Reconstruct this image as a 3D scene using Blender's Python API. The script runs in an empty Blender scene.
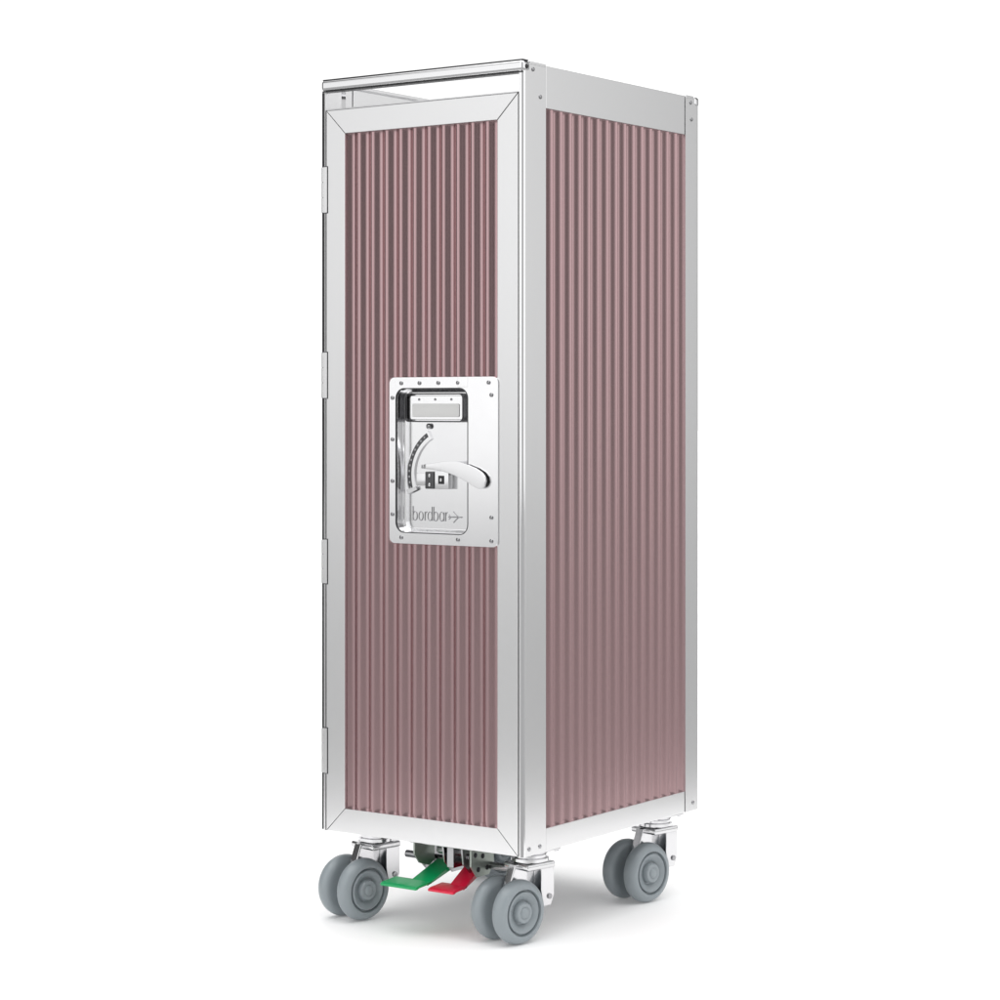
import bpy, bmesh, math
from mathutils import Vector, Matrix
S=bpy.context.scene
S.view_settings.view_transform='Standard'; S.view_settings.look='None'; S.view_settings.exposure=0
rad=math.radians
# ------------------------------------------------ materials
def mat(name,col,metal=0,rough=.4,noise=0,nscale=80,bump=0,stretch=(1,1,1),coat=0,emit=0,spec=None,aniso=0):
    m=bpy.data.materials.new(name); m.use_nodes=True
    nt=m.node_tree; b=nt.nodes['Principled BSDF']
    b.inputs['Base Color'].default_value=(*col,1); b.inputs['Metallic'].default_value=metal
    b.inputs['Roughness'].default_value=rough; b.inputs['Coat Weight'].default_value=coat
    b.inputs['Coat Roughness'].default_value=.15
    if spec is not None: b.inputs['Specular IOR Level'].default_value=spec
    if emit:
        b.inputs['Emission Color'].default_value=(1,1,1,1); b.inputs['Emission Strength'].default_value=emit
    if noise or bump:
        tc=nt.nodes.new('ShaderNodeTexCoord'); mp=nt.nodes.new('ShaderNodeMapping'); mp.inputs['Scale'].default_value=stretch
        n=nt.nodes.new('ShaderNodeTexNoise'); n.inputs['Scale'].default_value=nscale; n.inputs['Detail'].default_value=4
        nt.links.new(tc.outputs['Object'],mp.inputs[0]); nt.links.new(mp.outputs[0],n.inputs['Vector'])
        if noise:
            mr=nt.nodes.new('ShaderNodeMapRange'); mr.inputs['To Min'].default_value=max(.02,rough-noise); mr.inputs['To Max'].default_value=rough+noise
            nt.links.new(n.outputs['Fac'],mr.inputs['Value']); nt.links.new(mr.outputs[0],b.inputs['Roughness'])
        if bump:
            bp=nt.nodes.new('ShaderNodeBump'); bp.inputs['Strength'].default_value=bump; bp.inputs['Distance'].default_value=.001
            nt.links.new(n.outputs['Fac'],bp.inputs['Height']); nt.links.new(bp.outputs[0],b.inputs['Normal'])
    return m
ALU=mat('satin_aluminium',(.82,.82,.825),1,.27,.008,6)
ALU2=ALU
CHR=mat('polished_steel',(.82,.82,.83),1,.08,.03,30)
POL=mat('polished_aluminium',(.93,.93,.94),1,.15,.02,40)
REC=mat('pressed_steel',(.90,.90,.91),1,.17,.02,40)
ZINC=mat('zinc_plated_steel',(.72,.72,.73),1,.15,.05,90)
BRK=mat('dull_zinc_steel',(.44,.44,.45),1,.24,.06,90)
ROSE=mat('rose_mauve_lacquered_aluminium',(.50,.34,.35),.92,.245,.008,4)
DARK=mat('dark_gap',(.03,.03,.035),0,.6,.05)
BLK=mat('black_plastic',(.02,.02,.022),0,.3,.05)
GUN=mat('dark_steel',(.12,.12,.125),1,.25,.05)
RUB=mat('grey_rubber',(.275,.31,.33),0,.32,.02,12)
HUB=mat('grey_hub_plastic',(.46,.49,.51),0,.22,.02,12,coat=.4)
GRN=mat('green_plastic',(.0,.36,.11),0,.3,.04,90,coat=.3)
RED=mat('red_plastic',(.72,.01,.05),0,.3,.04,90,coat=.3)
CARD=mat('white_card',(.85,.85,.84),0,.6,.04)
ENG=mat('engraved_steel',(.36,.36,.37),1,.2,.04)
LET=mat('embossed_steel',(.42,.42,.43),1,.2,.04)
# ------------------------------------------------ helpers
def finish(name,me,m,parent=None,ang=35,mats=None,wn=True):
    me.materials.clear()
    for q in (mats or [m]): me.materials.append(q)
    me.shade_smooth(); me.set_sharp_from_angle(angle=rad(ang))
    o=bpy.data.objects.new(name,me); S.collection.objects.link(o)
    if parent: o.parent=parent
    if wn:
        w=o.modifiers.new('wn','WEIGHTED_NORMAL'); w.keep_sharp=True; w.weight=100
    return o
def bm_mesh(bm,name):
    bmesh.ops.recalc_face_normals(bm,faces=bm.faces)
    me=bpy.data.meshes.new(name); bm.to_mesh(me); bm.free(); return me
def add_box(bm,x0,x1,y0,y1,z0,z1,bev=.0008,seg=2):
    r=bmesh.ops.create_cube(bm,size=1)
    for v in r['verts']:
        v.co=Vector(((x0+x1)/2+v.co.x*(x1-x0),(y0+y1)/2+v.co.y*(y1-y0),(z0+z1)/2+v.co.z*(z1-z0)))
    if bev:
        es=list({e for v in r['verts'] for e in v.link_edges})
        bmesh.ops.bevel(bm,geom=es,offset=bev,segments=seg,affect='EDGES',profile=.5)
def add_prism(bm,pts,axis,a0,a1,bev=0,seg=2):
    def P(p,a):
        return {'x':(a,p[0],p[1]),'y':(p[0],a,p[1]),'z':(p[0],p[1],a)}[axis]
    v0=[bm.verts.new(P(p,a0)) for p in pts]; v1=[bm.verts.new(P(p,a1)) for p in pts]
    fs=[bm.faces.new(v0),bm.faces.new(v1)]
    n=len(pts)
    for i in range(n): fs.append(bm.faces.new((v0[i],v0[(i+1)%n],v1[(i+1)%n],v1[i])))
    bmesh.ops.recalc_face_normals(bm,faces=fs)
    if bev:
        es=list({e for f in fs[:2] for e in f.edges})
        bmesh.ops.bevel(bm,geom=es,offset=bev,segments=seg,affect='EDGES',profile=.5)
def add_lathe(bm,prof,center,axis,n=48,mi=None):
    axis=Vector(axis).normalized(); q=Vector((0,0,1)).rotation_difference(axis).to_matrix()
    rings=[]
    for k,(a,r) in enumerate(prof):
        if r<1e-6: rings.append([bm.verts.new(Vector(center)+q@Vector((0,0,a)))])
        else: rings.append([bm.verts.new(Vector(center)+q@Vector((r*math.cos(2*math.pi*i/n),r*math.sin(2*math.pi*i/n),a))) for i in range(n)])
    for k in range(len(rings)-1):
        A,B=rings[k],rings[k+1]
        for i in range(n):
            j=(i+1)%n
            if len(A)==1: f=bm.faces.new((A[0],B[j],B[i]))
            elif len(B)==1: f=bm.faces.new((A[i],A[j],B[0]))
            else: f=bm.faces.new((A[i],A[j],B[j],B[i]))
            if mi: f.material_index=mi[k]
def cyl(bm,c,axis,r,h,bev=.0006,n=24):
    add_lathe(bm,[(0,0),(0,r-bev),(bev*.3,r-bev*.3),(bev,r),(h-bev,r),(h-bev*.3,r-bev*.3),(h,r-bev),(h,0)],c,axis,n)
def rivet(bm,c,axis,r=.003,h=.0016):
    add_lathe(bm,[(-.0005,0),(-.0005,r),(h*.35,r*.97),(h*.8,r*.7),(h,r*.3),(h,0)],c,axis,16)
def rivets(name,pts,axis,r,h,m,parent):
    bm=bmesh.new(); rivet(bm,(0,0,0),axis,r,h); me=bm_mesh(bm,name)
    for p in pts:
        o=finish(name,me,m,parent,wn=False); o.location=p
def rrect(x0,x1,z0,z1,r,n=8):
    pts=[]
    for cx,cz,a in ((x1-r,z1-r,0),(x0+r,z1-r,90),(x0+r,z0+r,180),(x1-r,z0+r,270)):
        for i in range(n+1):
            t=rad(a+90*i/n); pts.append((cx+r*math.cos(t),cz+r*math.sin(t)))
    return pts
def loft(bm,loops,cap0=False,cap1=False):
    R=[[bm.verts.new(p) for p in L] for L in loops]
    n=len(R[0])
    for A,B in zip(R,R[1:]):
        for i in range(n): bm.faces.new((A[i],A[(i+1)%n],B[(i+1)%n],B[i]))
    if cap0: bm.faces.new(R[0])
    if cap1: bm.faces.new(R[-1])
def tube(bm,pts,r,closed=False,n=8,normal=Vector((0,1,0))):
    pts=[Vector(p) for p in pts]; N=len(pts); loops=[]
    for i,p in enumerate(pts):
        if closed: d=(pts[(i+1)%N]-pts[i-1])
        else: d=(pts[min(i+1,N-1)]-pts[max(i-1,0)])
        d.normalize(); s=d.cross(normal).normalized(); u=s.cross(d)
        loops.append([p+s*r*math.cos(2*math.pi*k/n)+u*r*math.sin(2*math.pi*k/n) for k in range(n)])
    if closed: loops.append(loops[0])
    loft(bm,loops,not closed,not closed)
    if closed: bmesh.ops.remove_doubles(bm,verts=bm.verts,dist=1e-7)
W=.302; L=.400; ZB=.108; ZT=1.03
# ------------------------------------------------ the trolley
T=bpy.data.objects.new('service_trolley',None); S.collection.objects.link(T)
T.empty_display_size=.1; T.location=(0,0,0)
T['label']='tall narrow silver aluminium galley trolley with ribbed rose panels on casters'
T['category']='trolley'
bm=bmesh.new(); add_box(bm,-W+.015,-.015,.034,L-.034,ZB+.004,.9765,.001)
finish('cabinet_body',bm_mesh(bm,'cabinet_body'),DARK,T)
bm=bmesh.new(); add_box(bm,-W+.008,-.008,.006,L-.006,ZB-.001,ZB+.0035,.0008)
finish('base_plate',bm_mesh(bm,'base_plate'),BRK,T)
def post(sx,front):
    d=.047 if front else .035; r=.005
    pts=[]
    for i in range(9):
        t=rad(-90+90*i/8); pts.append((-r+r*math.cos(t),r+r*math.sin(t)))
    pts+=[(0,d-.0003),(-.010,d-.0003),(-.010,.034),(-.0058,.031),(-.0058,0)]
    if not front: pts=[(x,L-y) for x,y in pts]
    if sx<0: pts=[(-W-x,y) for x,y in pts]
    bm=bmesh.new(); add_prism(bm,pts,'z',ZB,ZT-.0012)
    me=bm_mesh(bm,'corner_post')
    o=finish('corner_post',me,None,T,30,mats=[ALU,CHR])
    for p in me.polygons:
        if abs(p.normal.x)>.1 and abs(p.normal.y)>.1: p.material_index=1
    return o
for sx in (1,-1):
    for fr in (True,False): post(sx,fr)
for sx in (1,-1):
    X=lambda a: a if sx>0 else -W-a
    xa,xb=sorted((X(-.0004),X(-.0115)))
    bm=bmesh.new(); add_box(bm,xa,xb,.0476,L-.0356,.979,ZT-.001,.001)
    xa2,xb2=sorted((X(-.0113),X(-.016))); add_box(bm,xa2,xb2,.0485,L-.037,ZT-.006,ZT-.0015,.001)
    finish('top_side_rail',bm_mesh(bm,'r'),ALU2,T)
    bm=bmesh.new(); add_box(bm,xa,xb,.0476,L-.0356,ZB,.135,.001)
    finish('bottom_side_rail',bm_mesh(bm,'r'),ALU2,T)
bm=bmesh.new()
add_box(bm,-W+.0120,-.0120,.006,L-.006,.977,.981,.0005)
add_box(bm,-W+.0120,-.0120,L-.012,L-.008,.9808,ZT-.002,.0005)
finish('top_tray',bm_mesh(bm,'t'),POL,T)
def bar(y0,y1,nm):
    bm=bmesh.new(); add_box(bm,-W-.0008,.0008,y0,y1,1.0172,ZT+.0008,.0045,5)
    return finish(nm,bm_mesh(bm,nm),CHR,T)
bar(-.0018,.014,'top_handle_bar'); bar(L-.014,L,'top_handle_bar')
bm=bmesh.new(); add_box(bm,-W+.001,-.001,-.0006,.010,1.0160,1.0176,.0003); finish('bar_reflection_line',bm_mesh(bm,'ss'),BLK,T)  # black strip standing in for the dark reflection line under the polished bar
bm=bmesh.new(); add_box(bm,-W+.001,-.001,.0005,.012,ZT+.0002,ZT+.0018,.0003); finish('bar_reflection_line',bm_mesh(bm,'ss'),BLK,T)  # same painted reflection line along the top of the bar
bm=bmesh.new(); add_box(bm,-W-.0006,-W+.0006,.001,.005,ZB+.001,ZT-.014,.0002); finish('dark_edge_strip',bm_mesh(bm,'hs'),GUN,T)  # thin dark line drawn down the left outer edge
for y0,y1 in ((.0145,.046),(L-.034,L-.0145)):
    for s in (1,-1):
        bm=bmesh.new()
        xs=sorted((.0005,-.016)) if s>0 else sorted((-W-.0005,-W+.016))
        add_box(bm,xs[0],xs[1],y0,y1,ZT-.003,ZT+.0003,.0006)
        finish('corner_cap',bm_mesh(bm,'cc'),ALU,T)
RP=((.035,.991),(.020,1.0215),(L-.02,1.0),(L-.022,1.0215),(.012,.116),(.034,.116),(L-.016,.118))
rivets('rivet',[(.0003,y,z) for y,z in RP],(1,0,0),.0026,.0012,ENG,T)
rivets('screw',[(.0009,.006,1.0235)],(1,0,0),.0030,.0012,BLK,T)
# ribbed panels
PITCH=.0205
def prof(u):
    c=math.cos(2*math.pi*(u%1.0)); return .5+.5*c
def ribbed(name,axis,a0,a1,z0,z1,base,depth,parent,hole=None,flip=1):
    n=max(2,round((a1-a0)/PITCH)); K=28; N=n*K
    bm=bmesh.new(); zs=[z0,z1] if not hole else [z0,hole[2],hole[3],z1]
    cols=[]
    for i in range(N+1):
        a=a0+(a1-a0)*i/N; h=base-flip*depth*prof(i/K)
        cols.append([bm.verts.new((a,h,z) if axis=='x' else (h,a,z)) for z in zs])
    for i in range(N):
        am=a0+(a1-a0)*(i+.5)/N
        for j in range(len(zs)-1):
            if hole and j==1 and hole[0]<am<hole[1]: continue
            bm.faces.new((cols[i][j],cols[i+1][j],cols[i+1][j+1],cols[i][j+1]))
    return finish(name,bm_mesh(bm,name),ROSE,parent,80,wn=False)
ribbed('side_panel','y',.044,L-.032,.131,.983,-.0095,.0073,T,flip=-1)
ribbed('side_panel','y',.044,L-.032,.131,.983,-W+.0095,.0073,T,flip=1)
# ------------------------------------------------ door
def frame(y0,y1,x0,x1,z0,z1,w,nm):
    g=.0003; bm=bmesh.new()
    polys=[[(x0,z0+g),(x0,z1-g),(x0+w,z1-w-g),(x0+w,z0+w+g)],
           [(x1,z0+g),(x1,z1-g),(x1-w,z1-w-g),(x1-w,z0+w+g)],
           [(x0+g,z1),(x1-g,z1),(x1-w-g,z1-w),(x0+w+g,z1-w)],
           [(x0+g,z0),(x1-g,z0),(x1-w-g,z0+w),(x0+w+g,z0+w)]]
    for p in polys: add_prism(bm,p,'y',y0,y1,.0007,2)
    return finish(nm,bm_mesh(bm,nm),ALU,T)
DX0,DX1,DZ0,DZ1=-.2950,-.0073,.1085,.993
door=frame(0,.026,DX0,DX1,DZ0,DZ1,.0295,'door')
door['label']='silver framed door with ribbed rose infill'
bm=bmesh.new(); add_box(bm,-W+.0059,-.0059,.0195,.0255,DZ0+.001,DZ1-.002,0)
finish('door_core',bm_mesh(bm,'dc'),DARK,door)
bm=bmesh.new(); add_box(bm,-W+.0059,DX0-.0001,.0030,.0190,DZ0+.001,DZ1-.001,0); finish('door_gasket',bm_mesh(bm,'dg'),BLK,door)
bm=bmesh.new(); add_box(bm,DX1+.0001,-.0059,.0030,.0190,DZ0+.001,DZ1-.001,0); finish('door_gasket',bm_mesh(bm,'dg'),BLK,door)
ribbed('door_panel','x',DX0+.026,DX1-.026,DZ0+.026,DZ1-.026,.0104,.0067,door,hole=(-.188,-.073,.474,.656),flip=1)
rd=frame(L-.026,L,DX0,DX1,DZ0,DZ1,.0295,'rear_door')
ribbed('rear_panel','x',DX0+.026,DX1-.026,DZ0+.026,DZ1-.026,L-.0104,.0067,rd,flip=-1)
bm=bmesh.new(); add_box(bm,DX0+.001,DX1-.001,.0012,.0245,DZ1+.0002,DZ1+.0022,.0008)
finish('door_edge_trim',bm_mesh(bm,'tr'),CHR,door)
for z0,z1 in ((.868,.924),(.640,.696),(.412,.466),(.179,.234)):
    bm=bmesh.new()
    add_box(bm,-W+.0030,-W+.0088,-.0010,-.0003,z0,z1,.0002)
    h=(z1-z0)/3
    for k in range(3):
        cyl(bm,(-W+.0018,-.0002,z0+k*h+.0003),(0,0,1),.0018,h-.0006,.0003,16)
    finish('hinge',bm_mesh(bm,'hinge'),ALU,door)
    bm=bmesh.new(); add_box(bm,-W+.0012,-W+.0096,-.0006,-.0001,z0-.0010,z1+.0010,0)
    finish('hinge_outline',bm_mesh(bm,'hsh'),GUN,door)  # dark backing added to outline the hinge
# latch plate
bm=bmesh.new(); ox=(-.195,-.034,.465,.665); ix=(-.1845,-.0780,.479,.651)
def Y(pts,y): return [(p[0],y,p[1]) for p in pts]
def off(r,d,rr): return rrect(r[0]-d,r[1]+d,r[2]-d,r[3]+d,rr)
loft(bm,[Y(off(ox,0,.008),.004),Y(off(ox,0,.008),-.0012),Y(off(ox,-.0006,.0074),-.0022),
         Y(off(ix,.0006,.0126),-.0022),Y(off(ix,0,.012),-.0012),Y(off(ix,0,.012),.003)])
finish('latch_plate',bm_mesh(bm,'lp'),POL,door)
bm=bmesh.new()
loft(bm,[Y(off(ix,.0008,.0128),-.0021),Y(off(ix,.0008,.0128),-.0025),Y(off(ix,-.0002,.0118),-.0025),Y(off(ix,-.0004,.0116),-.0002)])
finish('recess_outline',bm_mesh(bm,'rr'),GUN,door)  # thin dark ring added to draw the outline of the recess edge
bm=bmesh.new()
DP=.0125
loft(bm,[Y(off(ix,.0002,.012),-.0004),Y(off(ix,-.0005,.0115),.001),Y(off(ix,-.0016,.0104),DP-.004),Y(off(ix,-.0022,.0098),DP-.0018),
         Y(off(ix,-.0033,.0087),DP-.0004),Y(off(ix,-.0048,.0072),DP)],False,True)
finish('latch_recess',bm_mesh(bm,'lr'),REC,door,50)
rivets('plate_rivet',[(x,-.0022,.6575) for x in (-.1765,-.149,-.121,-.092,-.0475)]+[(x,-.0022,.4725) for x in (-.1765,-.092,-.0435)]
  +[(-.1898,-.0022,z) for z in (.640,.590,.540,.500)]+[(-.0435,-.0022,z) for z in (.643,.500)],(0,-1,0),.0027,.0016,ENG,door)
bm=bmesh.new(); add_box(bm,-.092,-.0778,-.0028,-.0021,.6525,.6645,.0003)
finish('plate_tab',bm_mesh(bm,'pt'),POL,door)
# card window
wx=(-.1765,-.089,.611,.6455)
bm=bmesh.new()
loft(bm,[Y(off(wx,0,.006),DP+.0005),Y(off(wx,0,.006),.004),Y(off(wx,-.0004,.0057),.0034),Y(off(wx,-.0011,.0054),.0034),Y(off(wx,-.0015,.0050),.004),Y(off(wx,-.0015,.0050),DP-.001)])
finish('card_window',bm_mesh(bm,'cw'),GUN,door)
bm=bmesh.new(); add_prism(bm,off(wx,-.0030,.004),'y',.0090,.0115,.0005)
finish('card_holder',bm_mesh(bm,'ch'),POL,door)
bm=bmesh.new(); add_prism(bm,rrect(-.168,-.098,.617,.633,.002),'y',.0080,.0089,.0002)
finish('card',bm_mesh(bm,'ch'),CARD,door)
rivets('holder_rivet',[(-.158+.024*i,.0090,.6380) for i in range(3)],(0,-1,0),.0016,.001,ENG,door)
# arc guide
cx,cz=-.1175,.5475
def arcstrip(bm,r0,r1,a0,a1,y0,y1,n=24):
    ang=[rad(a0+(a1-a0)*i/n) for i in range(n+1)]
    pts=[(cx+r1*math.cos(a),cz+r1*math.sin(a)) for a in ang]+[(cx+r0*math.cos(a),cz+r0*math.sin(a)) for a in reversed(ang)]
    v0=[bm.verts.new((p[0],y0,p[1])) for p in pts]; v1=[bm.verts.new((p[0],y1,p[1])) for p in pts]; m=len(pts)
    for i in range(n):
        for v in (v0,v1): bm.faces.new((v[i],v[i+1],v[m-2-i],v[m-1-i]))
    for i in range(m): bm.faces.new((v0[i],v0[(i+1)%m],v1[(i+1)%m],v1[i]))
bm=bmesh.new(); arcstrip(bm,.0490,.0600,118,200,.0100,DP+.0003); finish('latch_arc_guide',bm_mesh(bm,'ag'),REC,door)
bm=bmesh.new(); arcstrip(bm,.0535,.0585,121,197,.0096,.00995)
finish('guide_slot',bm_mesh(bm,'gs'),GUN,door)
bm=bmesh.new()
for a in range(125,196,7): arcstrip(bm,.0547,.0570,a,a+2.4,.0092,.00955,2)
finish('guide_scale',bm_mesh(bm,'gsc'),LET,door)
rivets('guide_screw',[(-.1445,.0100,.606)],(0,-1,0),.0035,.002,ENG,door)
bm=bmesh.new(); arcstrip(bm,.047,.0615,197,202,.0080,.0099,4)
finish('guide_stop',bm_mesh(bm,'gst'),ZINC,door)
bm=bmesh.new(); add_box(bm,-.160,-.1443,.005,DP-.0002,.535,.550,.001); add_box(bm,-.1307,-.110,.003,DP-.0002,.5315,.5535,.001)
finish('latch_housing',bm_mesh(bm,'lh'),CHR,door)
bm=bmesh.new(); add_box(bm,-.1441,-.1309,.002,DP-.0002,.5315,.5520,.001)
finish('latch_pawl',bm_mesh(bm,'lpw'),GUN,door)
bm=bmesh.new(); add_box(bm,-.1245,-.1165,.0020,.0031,.5375,.5475,.0003)
finish('keyway',bm_mesh(bm,'kw'),BLK,door)
rivets('pawl_screw',[(-.1375,.002,.5475),(-.1375,.002,.5365),(-.1205,.0020,.5425)],(0,-1,0),.0020,.0012,ZINC,door)
# lever : flat plate with rounded paddle end, gently bent forward
U=[(-.150,.5598),(-.140,.5608),(-.126,.5622),(-.112,.5644),(-.098,.5652),(-.086,.5640),(-.074,.5614),(-.062,.5574),(-.053,.5526),(-.0485,.5476),(-.0474,.5425)]
Lw=[(-.150,.5556),(-.138,.5556),(-.126,.5550),(-.114,.5536),(-.104,.5514),(-.094,.5486),(-.084,.5450),(-.075,.5410),(-.066,.5364),(-.0590,.5336),(-.0535,.5336),(-.0492,.5368),(-.0474,.5418)]
def interp(pl,x):
    for (xa,za),(xb,zb_) in zip(pl,pl[1:]):
        if xa<=x<=xb: return za+(zb_-za)*(x-xa)/(xb-xa)
    return pl[0][1] if x<pl[0][0] else pl[-1][1]
xs=[-.150+.0015*i for i in range(66)]; xs=[x for x in xs if x<-.0500]+[-.0492,-.0484,-.0478,-.04745]
def yl(x):
    t=(x+.150)/.1026; return .003-.0095*min(1,t/.12)**.7-.0020*t
bm=bmesh.new(); fr=[];bk=[]
for x in xs:
    zu=interp(U,x); zl=interp(Lw,x); y=yl(x)
    if zu-zl<.0008: zu=zl+.0008
    fr.append((bm.verts.new((x,y,zu)),bm.verts.new((x,y,zl)))); bk.append((bm.verts.new((x,y+.0026,zu)),bm.verts.new((x,y+.0026,zl))))
for i in range(len(xs)-1):
    bm.faces.new((fr[i][0],fr[i+1][0],fr[i+1][1],fr[i][1])); bm.faces.new((bk[i][0],bk[i+1][0],bk[i+1][1],bk[i][1]))
    bm.faces.new((fr[i][0],fr[i+1][0],bk[i+1][0],bk[i][0])); bm.faces.new((fr[i][1],fr[i+1][1],bk[i+1][1],bk[i][1]))
for i in (0,-1): bm.faces.new((fr[i][0],fr[i][1],bk[i][1],bk[i][0]))
bmesh.ops.recalc_face_normals(bm,faces=bm.faces)
es=[e for e in bm.edges if len(e.link_faces)==2 and e.calc_face_angle()>rad(60)]
bmesh.ops.bevel(bm,geom=es,offset=.0005,segments=2,affect='EDGES',profile=.5)
finish('latch_lever',bm_mesh(bm,'ll'),POL,door,40)
# lettering
bm=bmesh.new(); yy=DP-.0001; zb=.4930; xh=.0106; asc=.0168; rw=.00068; pen=-.1698; lw=.0063
def ell(cx_,w): return [(cx_+w/2*math.cos(2*math.pi*i/24),yy,zb+xh/2+xh/2*math.sin(2*math.pi*i/24)) for i in range(24)]
def stroke(pts,closed=False,r=rw):
    b2=bmesh.new(); tube(b2,pts,r,closed,8); me=bpy.data.meshes.new('x'); b2.to_mesh(me); b2.free(); bm.from_mesh(me); bpy.data.meshes.remove(me)
def V(x,z0,z1): stroke([(x,yy,z0),(x,yy,(z0+z1)/2),(x,yy,z1)])
gap=.0025
for ch in 'bordbar':
    if ch=='b': V(pen,zb,zb+asc); stroke(ell(pen+lw/2,lw),True); pen+=lw+gap
    elif ch=='o': stroke(ell(pen+lw/2,lw),True); pen+=lw+gap+.0004
    elif ch=='d': V(pen+lw,zb,zb+asc); stroke(ell(pen+lw/2,lw),True); pen+=lw+gap
    elif ch=='a': V(pen+lw,zb,zb+xh); stroke(ell(pen+lw/2,lw),True); pen+=lw+gap
    elif ch=='r':
        V(pen,zb,zb+xh)
        stroke([(pen,yy,zb+xh*.55),(pen+.0006,yy,zb+xh*.78),(pen+.0017,yy,zb+xh*.94),(pen+.0030,yy,zb+xh)]); pen+=.0030+.0014
px=pen; zc=zb+xh*.5
stroke([(px,yy,zc),(px+.010,yy,zc),(px+.0200,yy,zc)],r=.0008)
for s in (1,-1):
    stroke([(px+.0075,yy,zc+s*.0066),(px+.0115,yy,zc+s*.003),(px+.0155,yy,zc)],r=.0008)
    stroke([(px+.0005,yy,zc+s*.0030),(px+.0022,yy,zc+s*.0015),(px+.004,yy,zc)],r=.0007)
finish('embossed_lettering',bm_mesh(bm,'bl'),LET,door,60,wn=False)
# ------------------------------------------------ casters
WR=.0378; TR=.037; HZ=ZB-WR
def make_caster():
    bm=bmesh.new()
    add_box(bm,-.026,.026,-.028,.026,-.0045,-.0012,.001)
    add_lathe(bm,[(0,0),(0,.021),(-.003,.0215),(-.005,.0195),(-.008,.0195),(-.009,.0225),(-.0125,.0225),(-.0135,.018),(-.017,.018)],(0,0,-.004),(0,0,1),36)
    for sx in (1,-1):
        for sy in (1,-1):
            cyl(bm,(sx*.0215,sy*.0225,-.0062),(0,0,1),.0030,.0022,.0005,6)
    pts=[(.020,-.0185),(.0215,-.024),(.020,-.046),(.016,-.060),(.004,-.068),(-.022,-.076),(-.036,-.078),(-.046,-.074),(-.047,-.062),(-.040,-.045),(-.030,-.0185)]
    add_prism(bm,pts,'x',-.0062,.0062,.0015,3)
    add_box(bm,-.021,.021,-.024,.0225,-.0255,-.0178,.0025,3)
    for s in (1,-1):
        xs=sorted((s*.0058,s*.0185))
        add_prism(bm,[(.022,-.0240),(.0225,-.058),(.017,-.070),(.005,-.070),(.0005,-.050),(.0000,-.0240)],'x',xs[0],xs[1],.0012,2)
    c=finish('caster',bm_mesh(bm,'caster'),ZINC,T,40)
    bm=bmesh.new(); cyl(bm,(.0185,.0140,-.059),(1,0,0),.0034,.0018,.0005,12)
    b=finish('bolt',bm_mesh(bm,'bolt'),ENG,c)
    wheels=[]
    for s in (1,-1):
        bm=bmesh.new(); w=.0205; k=WR/.0395
        p=[(-w/2,.006),(-w/2,.030),(-w/2+.001,.0348),(-w/2+.0035,.0378),(-w/2+.0075,.0395),(w/2-.0105,.0395),(w/2-.0065,.0388),(w/2-.0030,.0368),(w/2-.0008,.0338),(w/2,.0305),(w/2,.0288),
           (w/2-.0014,.0282),(w/2-.0046,.0280),(w/2-.0046,.0262),(w/2-.0008,.0252),(w/2,.0235),(w/2-.0036,.0170),(w/2-.0060,.0147),(w/2-.0060,.0136),(w/2-.0006,.0130),(w/2+.0012,.0115),(w/2+.0016,.0085),(w/2+.0008,.0070),(w/2+.0020,.0060),(w/2+.0028,.0045),(w/2+.0030,0)]
        p=[(a,r*k) for a,r in p]
        mi=[0]*11+[1]*(len(p)-12)
        add_lathe(bm,p,(s*.0183,-TR,-HZ),(s,0,0),56,mi)
        wheels.append(finish('wheel',bm_mesh(bm,'wheel'),None,c,38,mats=[RUB,HUB],wn=False))
    return c,[b]+wheels
c0,kids=make_caster()
locs=[((-.036,.066),-11),((-.264,.060),-11),((-.035,.348),-10),((-.267,.352),-12)]
def put(c,loc,a):
    c.location=(loc[0],loc[1],ZB); c.rotation_euler=(0,0,rad(a))
put(c0,*locs[0])
for l in locs[1:]:
    c=c0.copy(); S.collection.objects.link(c); put(c,*l); c.parent=T
    for k in kids:
        kk=k.copy(); S.collection.objects.link(kk); kk.parent=c
# ------------------------------------------------ brake mechanism
bm=bmesh.new()
for x in (-.172,-.132,-.104):
    add_prism(bm,[(.020,.1065),(.085,.1065),(.085,.086),(.062,.070),(.040,.070),(.024,.084)],'x',x-.0012,x+.0012,.0004,1)
add_box(bm,-.180,-.085,.018,.09,.1035,.1068,.0006)
cyl(bm,(-.215,.058,.080),(1,0,0),.0045,.165,.0006,20)
cyl(bm,(-.155,.045,.095),(1,0,0),.0060,.05,.0006,20)
add_box(bm,-.128,-.118,.024,.05,.078,.103,.001)
for x in (-.1685,-.1285,-.1005):
    cyl(bm,(x-.0022,.034,.092),(1,0,0),.0035,.0022,.0004,6)
finish('brake_bracket',bm_mesh(bm,'bb'),BRK,T)
OLV=mat('olive_grey_metal',(.36,.40,.36),.7,.35,.05)
bm=bmesh.new()
add_prism(bm,[(.018,.1065),(.064,.1065),(.064,.082),(.054,.070),(.030,.070),(.018,.084)],'x',-.090,-.0872,.0005)
finish('brake_cover',bm_mesh(bm,'bc'),OLV,T)
bm=bmesh.new()
add_prism(bm,[(.010,.1065),(.050,.1065),(.050,.080),(.040,.074),(.020,.080),(.010,.092)],'x',-.168,-.1655,.0005)
finish('brake_cover',bm_mesh(bm,'bc'),OLV,T)
rivets('cover_hole_disc',[(-.0870,y,z) for y,z in ((.032,.079),(.050,.079),(.041,.094),(.026,.097))],(1,0,0),.0032,.0008,DARK,T)  # dark discs standing in for the shaded holes in the cover
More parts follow.
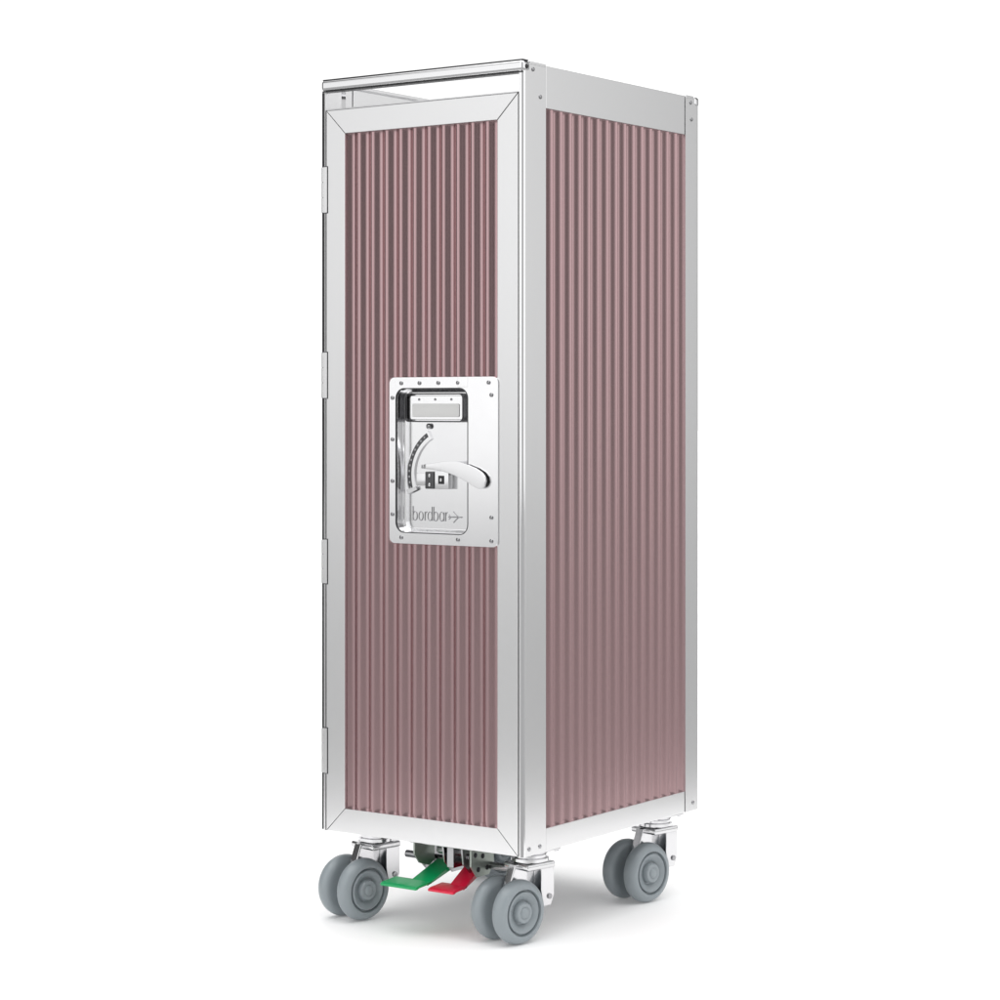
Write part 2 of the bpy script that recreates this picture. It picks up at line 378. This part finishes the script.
def pedal(nm,m,xa0,xa1,xp0,xp1,yr,yt,zr,zt,pl):
    bm=bmesh.new()
    th=.0028
    add_prism(bm,[(yr,zr+.003),(yr+.012,zr+.005),(yr+.012,zr-.001),(yt+pl,zt-th),(yt+pl,zt)],'x',xa0,xa1,.0008,2)
    add_prism(bm,[(yt+pl+.006,zt+.0014),(yt+.004,zt-.0004),(yt,zt-.002),(yt,zt-.0045),(yt+.003,zt-.0045),(yt+.006,zt-.0032),(yt+pl+.006,zt-.0014)],'x',xp0,xp1,.0007,2)
    return finish(nm,bm_mesh(bm,nm),m,T)
g=pedal('brake_pedal',GRN,-.164,-.136,-.190,-.136,.052,-.026,.077,.0625,.024); g['label']='green foot pedal that releases the brake'
r=pedal('brake_pedal',RED,-.119,-.096,-.134,-.096,.048,-.006,.075,.0590,.022); r['label']='red foot pedal that locks the brake'
# ------------------------------------------------ floor
FWD=Vector((-.579,.815,0)); RGT=Vector((.815,.579,0)); CP=Vector((1.510,-2.171,0))
bm=bmesh.new()
bm.faces.new([bm.verts.new(CP+FWD*a+RGT*b+Vector((0,0,-.004))) for a,b in ((-8,-12),(-8,12),(12,12),(12,-12))])
gf=finish('reflection_floor',bm_mesh(bm,'reflection_floor'),mat('grey_reflection_floor',(.30,.30,.30),0,.6,.05,5)); gf['kind']='structure'; gf['label']='unseen grey floor added to darken reflections in the metal'  # out of view, added so the metal reflects something darker than the sheet
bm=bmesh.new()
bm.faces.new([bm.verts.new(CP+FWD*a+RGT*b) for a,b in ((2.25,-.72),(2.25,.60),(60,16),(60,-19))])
fl=finish('floor',bm_mesh(bm,'floor'),mat('white_sheet_fill_glow',(.90,.90,.90),0,.6,.02,5,emit=.10,spec=.2)); fl['kind']='structure'; fl['label']='seamless white studio sheet with an added fill glow'  # weak emission added to the sheet as fill, washes out soft floor shadows
# ------------------------------------------------ world (studio surround)
w=bpy.data.worlds.new('World'); S.world=w; w.use_nodes=True; nt=w.node_tree; bg=nt.nodes['Background']
tc=nt.nodes.new('ShaderNodeTexCoord'); nm=nt.nodes.new('ShaderNodeVectorMath'); nm.operation='NORMALIZE'; nt.links.new(tc.outputs['Generated'],nm.inputs[0])
fm=nt.nodes.new('ShaderNodeVectorMath'); fm.operation='MULTIPLY'; fm.inputs[1].default_value=(1,1,0); nt.links.new(tc.outputs['Generated'],fm.inputs[0])
fn=nt.nodes.new('ShaderNodeVectorMath'); fn.operation='NORMALIZE'; nt.links.new(fm.outputs[0],fn.inputs[0])
base=nt.nodes.new('ShaderNodeValue'); base.outputs[0].default_value=.09; acc=base.outputs[0]
def blob(d,a_out,a_in,val,flat=False):
    global acc
    if not isinstance(d,tuple): d=(math.cos(rad(d)),math.sin(rad(d)),0)
    dt=nt.nodes.new('ShaderNodeVectorMath'); dt.operation='DOT_PRODUCT'; dt.inputs[1].default_value=Vector(d).normalized(); nt.links.new((fn if flat else nm).outputs[0],dt.inputs[0])
    mr=nt.nodes.new('ShaderNodeMapRange'); mr.interpolation_type='SMOOTHSTEP'
    mr.inputs['From Min'].default_value=math.cos(rad(a_out)); mr.inputs['From Max'].default_value=math.cos(rad(a_in)); mr.inputs['To Min'].default_value=0; mr.inputs['To Max'].default_value=val
    nt.links.new(dt.outputs['Value'],mr.inputs['Value'])
    mx=nt.nodes.new('ShaderNodeMath'); mx.operation='MAXIMUM'; nt.links.new(acc,mx.inputs[0]); nt.links.new(mr.outputs[0],mx.inputs[1]); acc=mx.outputs[0]
blob((0,0,1),44,32,2.60)
blob(125,30,20,1.12,True)
blob(262,56,18,1.22,True)
blob(15,60,24,1.18,True)
nt.links.new(acc,bg.inputs['Color']); bg.inputs['Strength'].default_value=1
# ------------------------------------------------ camera
cam=bpy.data.cameras.new('Camera'); co=bpy.data.objects.new('Camera',cam); S.collection.objects.link(co)
co.location=(1.510,-2.171,.629); co.rotation_euler=(rad(90),0,rad(35.4))
cam.lens=82.4; cam.sensor_width=36; cam.shift_y=-.093; cam.clip_end=300
S.camera=co
